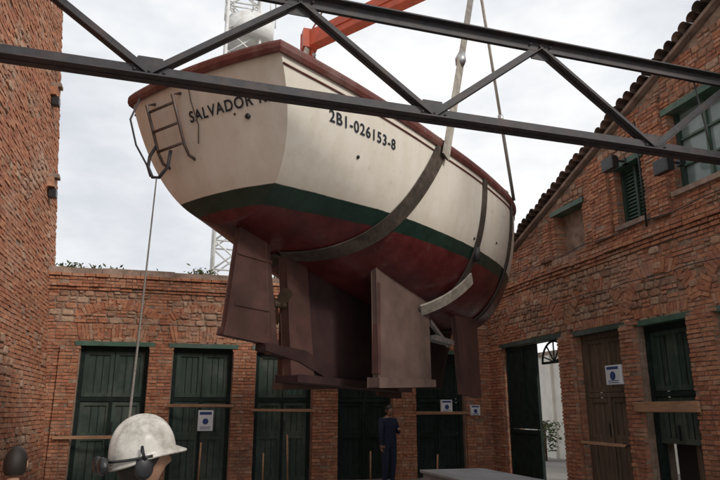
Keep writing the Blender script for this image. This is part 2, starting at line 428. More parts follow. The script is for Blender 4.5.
# back wall y = 15.9
doors=[-2.14,-.1,1.85,3.9,5.95]; dw=[1.49,1.38,1.38,1.4,1.35]
B_open=[(a,a+w,0,3.1) for a,w in zip(doors,dw)]
edges=[-2.58]+[x for a,w in zip(doors,dw) for x in (a,a+w)]+[8.08]
B_piers=[(edges[i]+.01,edges[i+1]-.01,0,3.05,.07) for i in range(0,len(edges),2)]
B_arch=[(a+w/2,3.22,w/2+.05,'flat',.36,.02) for a,w in zip(doors,dw)]+[(a+w/2,3.66,w/2+.1,.3,.2,.024) for a,w in zip(doors,dw)]
bw,TB=wall('brick_courtyard_wall',(0,15.9,0),(1,0,0),(0,-1,0),-3.2,8.1,lambda s:4.66,B_open,piers=B_piers,arches=B_arch,stone_amt=.58,
           bands=((3.6,3.67,.02),(4.35,4.42,.04),(4.42,4.66,.08)))
D=MB(); s=-3.2
while s<8.1:
    L=R.uniform(.22,.3); e2=min(s+L,8.1); D.box((s+.006,-.3,4.665),(e2-.006,.13+R.uniform(-.02,.02),4.735),'brick',TB,jit=.005); s=e2
s=-3.2
while s<8.1:
    L=R.uniform(.35,.9); e2=min(s+L,8.1); D.box((s,-.5,4.742),(e2,.08+R.uniform(-.01,.01),4.87+R.uniform(-.015,.02)),'coping',TB,jit=.008); s=e2+.004
D.obj('coping',bw)
for i,(a,w) in enumerate(zip(doors,dw)): door(bw,TB,a,a+w,3.1,'green' if i<3 else 'dark')

lw,TL=wall('tall_brick_wall',(-2.6,0,0),(0,1,0),(1,0,0),2.0,16.6,lambda s:12.9,[],stone_amt=.16,brick_below=.5,bl=(.22,.34),ch=.085,batter=.085)
D=MB()
for zz in (8.9,6.6):
    D.box((15.2,0,zz),(15.6,.16,zz+.22),'brick',TL,jit=.02); D.box((15.25,0,zz+.24),(15.5,.26,zz+.32),'coping',TL,jit=.01)
    D.box((15.28,.05,zz-.22),(15.48,.2,zz-.02),'black',TL)
D.obj('corbels',lw)

def rail(nm,T,s0,s1,z,h=.06,mat='plank',d=.16):
    D=MB(); D.box((s0,d-.04,z),(s1,d,z+h),mat,T,jit=.012)
    for s in (s0+.08,s1-.08): D.box((s-.03,d-.08,z-.02),(s+.03,d-.042,z+h+.02),'black',T)
    D.obj(nm,None)
rail('wooden_rail',TB,-2.5,-.55,1.05); rail('wooden_rail',TB,-.15,1.35,1.72); rail('wooden_rail',TB,1.75,3.3,1.62)
rail('wooden_rail',TB,5.9,7.4,1.55)
rail('wooden_plank',TR,8.55,10.05,1.62,.17,d=.19)
rail('wooden_rail',TR,10.45,11.8,1.0,.05)
def sign(T,s,z,w=.32,h=.42,d=.14):
    D=MB(); D.box((s-w/2,d-.08,z-h/2),(s+w/2,d,z+h/2),'paper',T)
    D.box((s-w*.4,d,z+h*.28),(s+w*.4,d+.003,z+h*.42),'ink',T)
    n=14; D.add([T(s+math.cos(t)*w*.2,d+.003,z+math.sin(t)*w*.2-.02) for t in [2*math.pi*i/n for i in range(n)]],[tuple(range(n))],'ink')
    for k in range(2): D.box((s-w*.35,d,z-h*.33-k*.035),(s+w*.35,d+.003,z-h*.33-k*.035+.012),'ink',T)
    D.obj('notice_sign',None)
sign(TB,.72,1.42,.34,.46); sign(TB,6.75,1.75,.3,.32); sign(TB,7.55,1.65,.26,.26); sign(TR,10.62,2.3,.42,.36)
for s,z,lean in ((.62,.95,.02),(2.05,.7,.0),(2.62,1.1,-.03),(4.6,.7,.02),(6.3,.6,.05)):
    D=MB(); p=TB(s,.45,0); D.tube([p,p+Vector((lean,.05,z))],.022,'plank'); D.box((s-.06,.39,0),(s+.06,.51,.04),'plank',TB); D.obj('wooden_post',None)

def flood(s,z):
    D=MB(); T=TR
    D.box((s-.05,-.01,z-.06),(s+.05,.08,z+.06),'black',T)
    D.beam(T(s,.05,z),T(s,.42,z-.02),.035,.035,'black')
    D.box((s-.17,.34,z-.22),(s+.17,.46,z+.03),'black',T)
    D.add([T(s-.14,.463,z-.19),T(s+.14,.463,z-.19),T(s+.14,.463,z),T(s-.14,.463,z)],[(0,1,2,3)],'black')
    for i in range(5): D.box((s-.16+i*.075,.31,z-.2),(s-.145+i*.075,.345,z+.01),'black',T)
    D.obj('floodlight',None,bevel=.006)
flood(9.75,6.3); flood(8.4,5.75)
D=MB()
D.tube([TR(9.28,.12,6.9),TR(9.28,.12,4.85)],.018,'black')
pts=[TR(6.5+ .35*i,.12,4.96-.03*math.sin(i*1.3)) for i in range(26)]
D.tube(pts,.009,'black',6)
D.tube([TR(6.5+.5*i,.1,3.95+.02*math.sin(i*2.1)) for i in range(19)],.008,'black',6); D.obj('wall_cable',None)

# ------------------------------------------------------------------ truss
D=MB(); yb=0; zb,zt=4.42,5.39; X0=-2.6
def angle(p0,p1,w=.1,t=.012,flip=1):
    p0=Vector(p0);p1=Vector(p1);d=(p1-p0).normalized();n=Vector((0,1,0));u=n.cross(d).normalized()
    def slab(c,a,b,wa,wb):
        vs=[q+c+a*i*wa/2+b*j*wb/2 for q in (p0,p1) for i,j in ((-1,-1),(1,-1),(1,1),(-1,1))]
        D.add(vs,[(0,1,2,3),(7,6,5,4),(0,4,5,1),(1,5,6,2),(2,6,7,3),(3,7,4,0)],'steel')
    for s in (-1,1):
        slab(n*s*.014,n,u,t,w); slab(n*s*(.014+w*.36)+u*flip*(w/2-t/2-.001),n,u,w*.7-.014,t)
angle((0,yb,zb),(10.7,yb,zb),.115,.014); angle((0,yb,zt),(10.7,yb,zt),.115,.014,-1)
bot=[-.40-X0,2.22-X0,4.84-X0,7.47-X0]; top=[-1.74-X0,.88-X0,3.48-X0,6.1-X0]
for i in range(4):
    angle((top[i],yb,zt),(bot[i],yb,zb),.07,.01)
    if i<3: angle((bot[i],yb,zb),(top[i+1],yb,zt),.07,.01)
angle((7.47-X0,yb,zb),(10.7,yb,zt-.2),.07,.01)
for (x,z,s) in [(b,zb,1) for b in bot]+[(t,zt,-1) for t in top]:
    pr=[(x-.2,z-s*.05),(x+.2,z-s*.05),(x+.1,z+s*.15),(x-.1,z+s*.15)]
    D.plate(pr,yb,.012,'steel')
    for dx in (-.12,0,.12): D.tube([(x+dx,yb-.045,z),(x+dx,yb+.045,z)],.014,'steel',6)
D.tube([(8.2,.06,5.38),(8.32,.06,4.45)],.008,'steel',6)
tr=D.obj('steel_roof_truss',None); tr.location=(X0,5.12,0); tr.rotation_euler[2]=.034

# ------------------------------------------------------------------ boat
BL=Vector((.13,6.965,0)); BA=math.radians(42.3)
boat=empty('motor_boat',BL,BA)
def xform(p):
    c,s=math.cos(BA),math.sin(BA)
    return Vector((BL.x+p[0]*c-p[1]*s, BL.y+p[0]*s+p[1]*c, p[2]))
U=[0,1,2,3,4,5,6,7,8,8.7,9.2]
BB=[1.17,1.38,1.53,1.61,1.64,1.61,1.5,1.26,.8,.38,.03]
KZ=[3.76,3.60,3.42,3.26,3.12,3.03,3.02,3.12,3.42,3.95,4.8]
S0=5.37
SZ=[S0,5.33,5.29,5.27,5.28,5.3,5.36,5.45,5.58,5.68,5.75]
PP=[.95,.86,.74,.68,.66,.68,.74,.88,1.1,1.3,1.45]
RK=.40
def cub(xs,ys,x):
    x=min(max(x,xs[0]),xs[-1]); i=0
    while i<len(xs)-2 and x>xs[i+1]: i+=1
    def sl(j):
        if j==0: return (ys[1]-ys[0])/(xs[1]-xs[0])
        if j==len(xs)-1: return (ys[-1]-ys[-2])/(xs[-1]-xs[-2])
        return (ys[j+1]-ys[j-1])/(xs[j+1]-xs[j-1])
    h=xs[i+1]-xs[i]; t=(x-xs[i])/h; a,b=sl(i)*h,sl(i+1)*h
    return (2*t**3-3*t*t+1)*ys[i]+(t**3-2*t*t+t)*a+(-2*t**3+3*t*t)*ys[i+1]+(t**3-t*t)*b
def rk(z): return -.15+RK*(S0-z)
def hull(u,t,side=-1,off=0):
    B,K,S,p=cub(U,BB,u),cub(U,KZ,u),cub(U,SZ,u),cub(U,PP,u)
    th=t*math.pi/2
    y=B*max(0,math.cos(th))**p; z=S-(S-K)*max(0,math.sin(th))**.9
    x=u+rk(z)*max(0,1-u/2.5)
    return Vector((x,side*y,z))
def hn(u,t,side=-1):
    e=.01
    a=hull(min(u+e,9.2),t,side)-hull(max(u-e,0),t,side); b=hull(u,min(t+e,1),side)-hull(u,max(t-e,0),side)
    n=a.cross(b).normalized()
    if n.y*side<0 and abs(n.y)>.05: n=-n
    if abs(n.y)<=.05 and n.z>0: n=-n
    return n
def t_at(u,z):
    K,S=cub(U,KZ,u),cub(U,SZ,u)
    return math.asin(min(1,max(0,((S-z)/(S-K)))**(1/.9)))*2/math.pi
def tx(z,y=0): return rk(z)-.10*(1-(y/1.17)**2)
H=MB(); NU,NT=70,30
for side in (-1,1):
    H.grid([[hull(9.2*i/NU,(j/NT),side) for j in range(NT+1)] for i in range(NU+1)],'hull')
H.obj('hull',boat)
Tm=MB(); rows=[]
for j in range(NT+1):
    e=hull(0,j/NT); B=abs(e.y)
    rows.append([Vector((rk(e.z)-.10*(1-q*q)*min(1,B/.9),q*B,e.z)) for q in [-1+2*i/16 for i in range(17)]])
Tm.grid(rows,'hull'); Tm.obj('transom',boat)
Dk=MB(); Dk.grid([[Vector((hull(9.15*i/30,0).x,q*abs(hull(9.15*i/30,0).y)*.98,cub(U,SZ,9.15*i/30)-.06)) for q in [-1+.2*k for k in range(11)]] for i in range(31)],'whitep')
cab=[(3.0,5.2),(6.6,5.2),(6.2,5.62),(3.2,5.66)]
vs=[(x,s*(.85 if z>5.5 else .95),z) for s in (-1,1) for x,z in cab]
Dk.add(vs,[(0,1,2,3),(7,6,5,4),(0,4,5,1),(1,5,6,2),(2,6,7,3),(3,7,4,0)],'whitep')
for x in (3.8,4.6,5.4):
    for s in (-1,1): Dk.tube([(x,s*.9,5.45),(x,s*.94,5.45)],.1,'black',14)
Dk.obj('deck_and_cabin',boat)
loop=[hull(9.18*i/60,0,-1) for i in range(61)]+[hull(9.18*(60-i)/60,0,1) for i in range(61)]+[Vector((rk(S0)-.10*(1-q*q),q*1.17,S0)) for q in [.9-.15*k for k in range(13)]]
G=MB(); n=len(loop); prof=[(-.05,.05),(.04,.05),(.05,.02),(.05,-.035),(.03,-.08),(-.0,-.08)]
rows=[]
for i in range(n):
    d=loop[(i+1)%n]-loop[i-1]; d.z=0; d.normalize(); o=Vector((d.y,-d.x,0))
    rows.append([loop[i]+o*a+Vector((0,0,b)) for a,b in prof]+[loop[i]+o*prof[0][0]+Vector((0,0,prof[0][1]))])
rows.append(rows[0]); G.grid(rows,'redpaint',False)
for side in (-1,1):
    pts=[]
    for i in range(61):
        u=9.1*i/60; t=t_at(u,cub(U,SZ,u)-.17); pts.append(hull(u,t,side)+hn(u,t,side)*.006)
    G.tube(pts,.013,'redpaint',6)
G.obj('gunwale',boat)
K=MB()
def foil(prof_le,prof_te,z0,z1,y,th,k,nz=6):
    rows=[]
    for j in range(nz+1):
        f=j/nz; a=prof_le[0]+(prof_le[1]-prof_le[0])*f; b=prof_te[0]+(prof_te[1]-prof_te[0])*f; z=z0+(z1-z0)*f
        ring=[]
        for i in range(24):
            c=2*math.pi*i/24; x=(1+math.cos(c))/2; yy=math.sin(c)*th/2*(1-.45*x)
            ring.append(Vector((a+(b-a)*x,y+yy,z)))
        rows.append(ring+[ring[0]])
    K.grid(rows,k); K.add(rows[-1][:-1],[tuple(range(24))],k)
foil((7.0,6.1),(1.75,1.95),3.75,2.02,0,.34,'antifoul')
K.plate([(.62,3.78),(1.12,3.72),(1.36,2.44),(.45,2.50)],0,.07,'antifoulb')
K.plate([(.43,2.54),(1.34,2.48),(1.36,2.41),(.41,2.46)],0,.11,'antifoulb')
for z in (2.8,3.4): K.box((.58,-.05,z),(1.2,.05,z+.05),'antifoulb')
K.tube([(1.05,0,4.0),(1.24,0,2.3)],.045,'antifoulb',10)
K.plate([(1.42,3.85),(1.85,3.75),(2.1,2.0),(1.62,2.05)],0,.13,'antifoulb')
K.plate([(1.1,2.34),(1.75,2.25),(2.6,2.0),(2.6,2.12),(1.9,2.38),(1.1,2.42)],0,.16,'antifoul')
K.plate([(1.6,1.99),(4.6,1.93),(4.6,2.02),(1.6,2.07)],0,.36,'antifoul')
K.tube([(1.9,0,2.95),(1.3,0,2.92)],[.03,.05],'bronze',10)
for k in range(3):
    a=2*math.pi*k/3+.4; c=Vector((1.36,0,2.93)); r=Vector((0,math.cos(a),math.sin(a))); t=Vector((.5,-math.sin(a)*.85,math.cos(a)*.85))
    pts=[(0,.03,-.04),(.12,.09,-.1),(.24,.07,-.06),(.27,0,0),(.22,-.08,.05),(.08,-.06,.05)]
    K.add([c+r*p[0]+t*p[1] for p in pts],[tuple(range(6))],'bronze')
for s in (-1,1):
    K.plate([(2.42,3.5),(3.98,3.4),(4.0,2.02),(2.46,1.98)],s*.78,.08,'finpaint')
    K.plate([(2.40,2.05),(4.05,2.08),(4.05,1.99),(2.40,1.93)],s*.78,.18,'finpaint')
    K.box((2.44,s*.78-.055,2.1),(2.50,s*.78+.055,3.3),'antifoulb')
    K.plate([(4.95,3.3),(5.9,3.3),(5.95,1.86),(5.15,1.9)],s*.78,.08,'antifoulb')
    K.plate([(4.05,2.75),(4.75,2.72),(4.75,2.66),(4.05,2.68)],s*.80,.16,'galv')
    K.plate([(4.05,2.98),(4.7,2.66),(4.7,2.62),(4.05,2.93)],s*.80,.05,'galv')
K.obj('keel_rudder_and_bilge_keels',boat,bevel=.008)
F=MB()
LP,LS=.74,.27
for y in (LP,LS):
    F.tube([(tx(5.2,y),y,5.2),(tx(5.2,y)-.12,y,5.14),(tx(4.55,y)-.14,y,4.60),(tx(4.5,y)-.08,y,4.50),(tx(4.48,y)+.02,y,4.48)],.019,'tubing')
for z in (4.62,4.84,5.06): F.tube([(tx(z,LP)-.135,LP,z),(tx(z,LS)-.135,LS,z)],.017,'tubing')
X=tx(4.55)-.14
F.tube([(X,LP,4.70),(X-.04,LP+.06,4.56),(X-.05,LP+.06,4.42),(X-.04,LP-.02,4.28),(X-.03,LP-.12,4.26),(X,LP-.22,4.38),(X,LP-.25,4.58)],.02,'steel')
F.tube([(tx(5.3),.92,5.3),(tx(5.2)-.12,.96,5.0),(tx(4.9)-.14,.94,4.7),(X-.04,LP+.1,4.46),(X-.04,LP+.02,4.3)],.012,'steel')
F.tube([(tx(4.76)+.03,-.62,4.76),(tx(4.76)+.0,-.62,4.76)],.03,'black',12)
F.tube([(tx(4.8)+.03,-.45,4.82),(tx(4.8)-.0,-.45,4.82)],.015,'redpaint',8)
F.tube([(tx(5.3)-.06,.10,5.4),(tx(5.1)-.03,.09,5.05),(tx(4.8)-.03,.07,4.8),(tx(4.66)-.03,.11,4.6)],.008,'rope')
for u,z in ((1.1,4.55),(4.2,4.2),(5.2,4.35)):
    t=t_at(u,z); p=hull(u,t); nn=hn(u,t); F.tube([p-nn*.01,p+nn*.012],.022,'black',10)
for u in (3.2,6.0):
    p=hull(u,0)+Vector((0,.03,.05)); F.tube([p,p+Vector((0,0,.10))],.02,'galv'); F.tube([p+Vector((-.08,0,.1)),p+Vector((.08,0,.1))],.018,'galv')
F.tube([(-.18,.55,5.36),(-.18,.55,5.6)],.035,'whitep'); F.tube([(-.18,.45,5.58),(-.18,.65,5.58)],.03,'galv')
F.obj('transom_fittings',boat)

def lettering(txt,size,func,name):
    cu=bpy.data.curves.new('t','FONT'); cu.body=txt; cu.size=size; cu.offset=size*.02; cu.space_character=1.15
    ob=bpy.data.objects.new('t',cu); COL.objects.link(ob)
    bpy.context.view_layer.update(); dg=bpy.context.evaluated_depsgraph_get()
    me=bpy.data.meshes.new_from_object(ob.evaluated_get(dg)); bpy.data.objects.remove(ob)
    for v in me.vertices: v.co=func(v.co.x,v.co.y)
    me.materials.clear(); me.materials.append(M['letter'])
    o=bpy.data.objects.new(name,me); COL.objects.link(o); o.parent=boat
def f_tr(x,y):
    yy=.20-x; z=4.86+y; return Vector((tx(z,yy)-.014,yy,z))
def f_sd(x,y):
    u=.60+x; z=4.81+y; t=t_at(u,z); return hull(u,t)+hn(u,t)*.008
lettering('SALVADOR R.',.165,f_tr,'name_lettering')
lettering('2B1-026153-8',.18,f_sd,'registration_lettering')

# ------------------------------------------------------------------ slings
SB=Vector((4.60,8.78,9.3)); PB=Vector((2.25,12.03,9.3))
def ribbon(mb,pts,nrm,w,th,k):
    rows=[]
    for i,p in enumerate(pts):
        d=(pts[min(i+1,len(pts)-1)]-pts[max(i-1,0)]).normalized(); n=nrm[i]; x=d.cross(n).normalized()
        rows.append([p-x*w/2,p+x*w/2,p+x*w/2+n*th,p-x*w/2+n*th,p-x*w/2])
    mb.grid(rows,k,False)
sl=empty('lifting_sling')
S=MB(); OO=xform(Vector((0,0,0)))
def hs(u0,u1,side,k,w,tend=1.0,pw=1.0):
    pts=[];nr=[]
    for i in range(41):
        f=i/40; u=u0+(u1-u0)*f**pw; t=f*tend
        n=hn(u,t,side); p=hull(u,t,side)+n*.012
        pts.append(xform(p)); q=xform(n)-OO; nr.append(q)
    ribbon(S,pts,nr,w,.02,k); return pts[0],nr[0]
for side,end in ((-1,SB),(1,PB)):
    p,_=hs(2.95,1.15,side,'strapd',.24,1,.85)
    out=(xform(Vector((0,side,0)))-OO)
    p=p+out*.06
    d=(end-p)
    tw=lambda f:(out*(1-f)+Vector((.6,-.8,0))*f).normalized()
    fwd=xform(Vector((1,0,0)))-OO
    pts=[p-Vector((0,0,.22))-fwd*.07-out*.01]+[p+out*.0+d*(f*.4) for f in (0,.25,.5,.75,1)]
    ribbon(S,pts,[tw(0)]*6,.19,.02,'strap')
    ribbon(S,[p+d*(.42+.57*f) for f in (0,.3,.6,1)],[Vector((.5,-.86,0))]*4,.13,.02,'strap')
    S.tube([p+d*.385,p+d*.41,p+d*.44],[.07,.09,.06],'galv',10)
    p2,_=hs(6.2,5.7,side,'strapd',.16)
    p2=p2+out*.06
    d=end-p2
    S.tube([p2,p2+d*.35],.03,'rope'); S.tube([p2+d*.33,p2+d*.37],.05,'galv'); S.tube([p2+d*.35,p2+d],.026,'strap')
    p3,_=hs(4.45,4.1,side,'strapd',.15)
    tb=t_at(4.3,4.0)
    q=xform(hull(4.33,tb,side)+hn(4.33,tb,side)*.04); S.tube([q+Vector((0,0,.1)),q-Vector((0,0,.1))],.06,'steel')
    pts=[];nr=[]
    for i in range(12):
        f=i/11; u=4.45-.75*f; t=.50+.30*f; n=hn(u,t,side); pts.append(xform(hull(u,t,side)+n*(.04+.14*f))); nr.append((xform(n)-OO+out*.8).normalized())
    ribbon(S,pts,nr,.2,.03,'strap')
S.obj('webbing',sl)
D=MB()
bx=(PB-SB).normalized()
D.beam(SB-bx*.15,PB+bx*.15,.24,.36,'orange'); D.beam(SB+bx*.6,PB-bx*.6,.28,.06,'orange',Vector((0,0,1)))
for e,s in ((SB,1),(PB,-1)):
    D.beam(e+Vector((0,0,.15)),e-Vector((0,0,.42)),.06,.2,'orange',bx); D.tube([e-Vector((0,0,.34))-Vector((.12,-.1,0)),e-Vector((0,0,.34))+Vector((.12,-.1,0))],.04,'galv')
    D.box(tuple(e-Vector((.16,.16,.21))),tuple(e+Vector((.16,.16,.22))),'orange')
hook=(SB+PB)/2+Vector((0,0,2.4))
D.tube([SB+Vector((0,0,.18)),hook],.02,'galv'); D.tube([PB+Vector((0,0,.18)),hook],.02,'galv')
D.obj('spreader_beam',None)
D=MB()
tip=hook+Vector((0,0,2.2)); D.tube([hook,tip],.02,'steel'); D.box(tuple(hook-Vector((.15,.15,.1))),tuple(hook+Vector((.15,.15,.5))),'orange')
base=Vector((13,-7,2.0)); D.beam(base,tip,.5,.6,'orange'); D.beam(tip-(tip-base).normalized()*6,tip+(tip-base).normalized()*.3,.36,.45,'whitep')
D.box((10,-8.4,.5),(18,-5.6,1.4),'orange'); D.box((15.5,-8.3,1.4),(18,-5.7,3),'orange'); D.box((11.5,-7.8,1.4),(14.3,-6.2,3.0),'whitep')
for x in (10.8,12.2,15.6,17.2):
    for y in (-8.35,-5.85): D.tube([(x,y-.15,.5),(x,y+.2,.5)],.5,'black',20)
D.obj('mobile_crane',None)

# tag line
D=MB(); a=xform(Vector((X-.03,LP-.08,4.27))); b=Vector((-.19,2.95,1.15)); pts=[a+(b-a)*(i/24)+Vector((0,0,-.10*math.sin(math.pi*i/24))) for i in range(25)]
D.tube(pts,.0075,'rope',6); D.obj('tag_line',None)

# lattice tower beyond the back wall
D=MB(); c0=Vector((1.66,24.0,0))
hw=.66; Ht=22; nseg=20
cor=[Vector((sx*hw,sy*hw,0)) for sx,sy in ((-1,-1),(1,-1),(1,1),(-1,1))]
for q in cor: D.tube([c0+q,c0+q+Vector((0,0,Ht))],.06,'whitep',8)
for k in range(nseg):
    z0=Ht*k/nseg; z1=Ht*(k+1)/nseg
    for i in range(4):
        a,b=cor[i],cor[(i+1)%4]
        D.tube([c0+a+Vector((0,0,z0)),c0+b+Vector((0,0,z1))],.035,'whitep',6)
        D.tube([c0+b+Vector((0,0,z0)),c0+a+Vector((0,0,z1))],.035,'whitep',6)
        D.tube([c0+a+Vector((0,0,z1)),c0+b+Vector((0,0,z1))],.035,'whitep',6)
D.tube([c0+Vector((.3,0,16.3)),c0+Vector((.3,0,17.3))],1.0,'whitep',24)
D.tube([c0+Vector((.3,0,17.3)),c0+Vector((.3,0,17.5))],[1.0,.6],'whitep',24)
for k in range(8):
    t=2*math.pi*k/8; D.tube([c0+Vector((.3+1.05*math.cos(t),1.05*math.sin(t),17.3)),c0+Vector((.3+1.05*math.cos(t),1.05*math.sin(t),18.3))],.03,'whitep',6)
D.tube([c0+Vector((.3+1.05*math.cos(t),1.05*math.sin(t),18.3)) for t in [2*math.pi*k/16 for k in range(17)]],.03,'whitep',6)
D.obj('lattice_tower',None)

# trees beyond
D=MB()
for k in range(9):
    x=-4.5+k*1.25+R.uniform(-.3,.3); y=19.5+R.uniform(-.8,1.2); h=5.68+R.uniform(-.12,.2)
    D.tube([(x,y,0),(x+.1,y,2.5),(x+.05,y,h-.6)],[.12,.08,.03],'wood',7)
    for l in range(6):
        ang=R.uniform(0,6.28); D.tube([(x+.1,y,2.5+l*.4),(x+math.cos(ang)*.9,y+math.sin(ang)*.9,3.3+l*.4)],[.04,.012],'wood',5)
    for c in range(26):
        q=Vector((x+R.gauss(0,.65),y+R.gauss(0,.5),R.uniform(4.6,h)))
        for i in range(80):
            p=q+Vector((R.gauss(0,.2),R.gauss(0,.18),R.gauss(0,.08))); a=Vector((R.uniform(-1,1),R.uniform(-1,1),R.uniform(-1,1))).normalized(); b=a.orthogonal().normalized(); s=R.uniform(.04,.09)
            D.add([p-a*s,p+b*s*.5,p+a*s,p-b*s*.5],[(0,1,2,3)],'leaf')
D.obj('tree_row',None)

D=MB()
D.box((13.2,9,0),(13.6,30,3.6),'plaster'); D.box((13.1,9,3.6),(13.7,30,3.75),'coping')
for y in (12,15,18,21,24): D.box((13.1,y,0),(13.198,y+.35,3.6),'plaster')
D.obj('plaster_street_wall',None)
D=MB()
for k in range(420):
    q=Vector((12.2+R.gauss(0,.25),20.2+R.gauss(0,.35),R.uniform(.3,1.3))); a=Vector((R.uniform(-1,1),R.uniform(-1,1),R.uniform(-.3,1))).normalized(); b=a.orthogonal().normalized(); s=R.uniform(.05,.11)
    D.add([q-a*s,q+b*s*.4,q+a*s,q-b*s*.4],[(0,1,2,3)],'leaf')
D.tube([(12.2,20.2,0),(12.2,20.2,1.2)],.05,'wood'); D.obj('shrub',None)

D=MB(); D.box((-400,-400,-.3),(400,400,0),'concrete'); g=D.obj('ground',None)
D=MB()
D.box((4.95,10.4,0),(6.25,12.9,.42),'slab'); D.box((4.90,10.35,.423),(6.30,12.95,.48),'slab')
D.obj('concrete_platform',None,bevel=.012)

# ------------------------------------------------------------------ people
def head_mesh():
    H=MB(); n,m=32,24; rows=[]
    for i in range(m+1):
        ph=math.pi*i/m; row=[]
        for j in range(n+1):
            th=2*math.pi*j/n
            x=math.sin(ph)*math.cos(th); y=math.sin(ph)*math.sin(th); z=math.cos(ph)
            X,Y,Z=x*.077,y*.098,z*.118
            if z<0: k=1+.28*z; X*=k; Y*=(1+.12*z) if y>0 else (1+.35*z)
            if y>0:
                g=lambda cx,cz,sx,sz,a: a*math.exp(-((X-cx)/sx)**2-((Z-cz)/sz)**2)
                d=g(0,-.022,.011,.022,.022)+g(0,-.035,.016,.01,.01)+g(0,.022,.05,.012,.006)-g(.03,.004,.016,.012,.010)-g(-.03,.004,.016,.012,.010)+g(0,-.062,.02,.006,.006)+g(0,-.076,.02,.006,.005)-g(0,-.069,.022,.003,.004)+g(0,-.1,.022,.015,.010)
                Y+=d*min(1,y*2)
            row.append((X,Y,Z))
        rows.append(row)
    H.grid(rows,'skin')
    for s in (-1,1):
        er=[]
        for i in range(9):
            ph=math.pi*i/8; er.append([(s*(.076+.012*math.sin(ph)*math.cos(t)*.6+.006),-.008+.017*math.sin(ph)*math.sin(t),-.008+.031*math.cos(ph)) for t in [2*math.pi*j/10 for j in range(11)]])
        H.grid(er,'skin')
        for rr,k,yo in ((.0115,'eyew',0),(.006,'black',.0075)):
            er=[]
            for i in range(9):
                ph=math.pi*i/8; er.append([(s*.03+rr*math.sin(ph)*math.cos(t),.079+yo+rr*math.sin(ph)*math.sin(t),.004+rr*math.cos(ph)) for t in [2*math.pi*j/10 for j in range(11)]])
            H.grid(er,k)
    rows=[]
    for i in range(13):
        f=i/12; row=[]
        for j in range(n+1):
            th=2*math.pi*j/n; front=max(0,math.sin(th))
            ph=f*math.pi*(.72-.37*front**.7)
            row.append((math.sin(ph)*math.cos(th)*.083,math.sin(ph)*math.sin(th)*.104-.003,math.cos(ph)*.125))
        rows.append(row)
    H.grid(rows,'hair')
    return H
def helmet_mesh():
    H=MB(); n,m=64,22; rows=[]
    for i in range(m+1):
        ph=math.pi/2*i/m; row=[]
        for j in range(n+1):
            th=2*math.pi*j/n; x=math.sin(ph)*math.cos(th); y=math.sin(ph)*math.sin(th); z=math.cos(ph)
            z2=z**.8
            rid=.016*math.exp(-(x/.13)**2)*(1-.5*(1-z)) + .011*math.exp(-((abs(x)-.42)/.06)**2)
            low=.022*(max(0,-y))
            row.append((x*.112,y*.132,z2*(.135+low)-low+rid*min(1,z*6)))
        rows.append(row)
    def brimrow(k,dz):
        row=[]
        for j in range(n+1):
            th=2*math.pi*j/n; fr=max(0,math.sin(th)); bk=max(0,-math.sin(th)); e=.010+.036*fr**2.2
            row.append((math.cos(th)*(.112+.010*k),math.sin(th)*.132+(e*k if math.sin(th)>0 else -.010*k),dz-.012*k-.014*fr**2*k-.022*bk))
        return row
    rows.append(brimrow(.3,0)); rows.append(brimrow(.75,0)); rows.append(brimrow(1,.0)); rows.append(brimrow(1,-.007)); rows.append(brimrow(.4,-.006)); rows.append(brimrow(0.0,-.006))
    H.grid(rows,'hat')
    H.grid([[(x*.97,y*.97,z-.004) for x,y,z in rows[m]],[(x*.8,y*.8,-.02) for x,y,z in rows[m]]],'black')
    return H
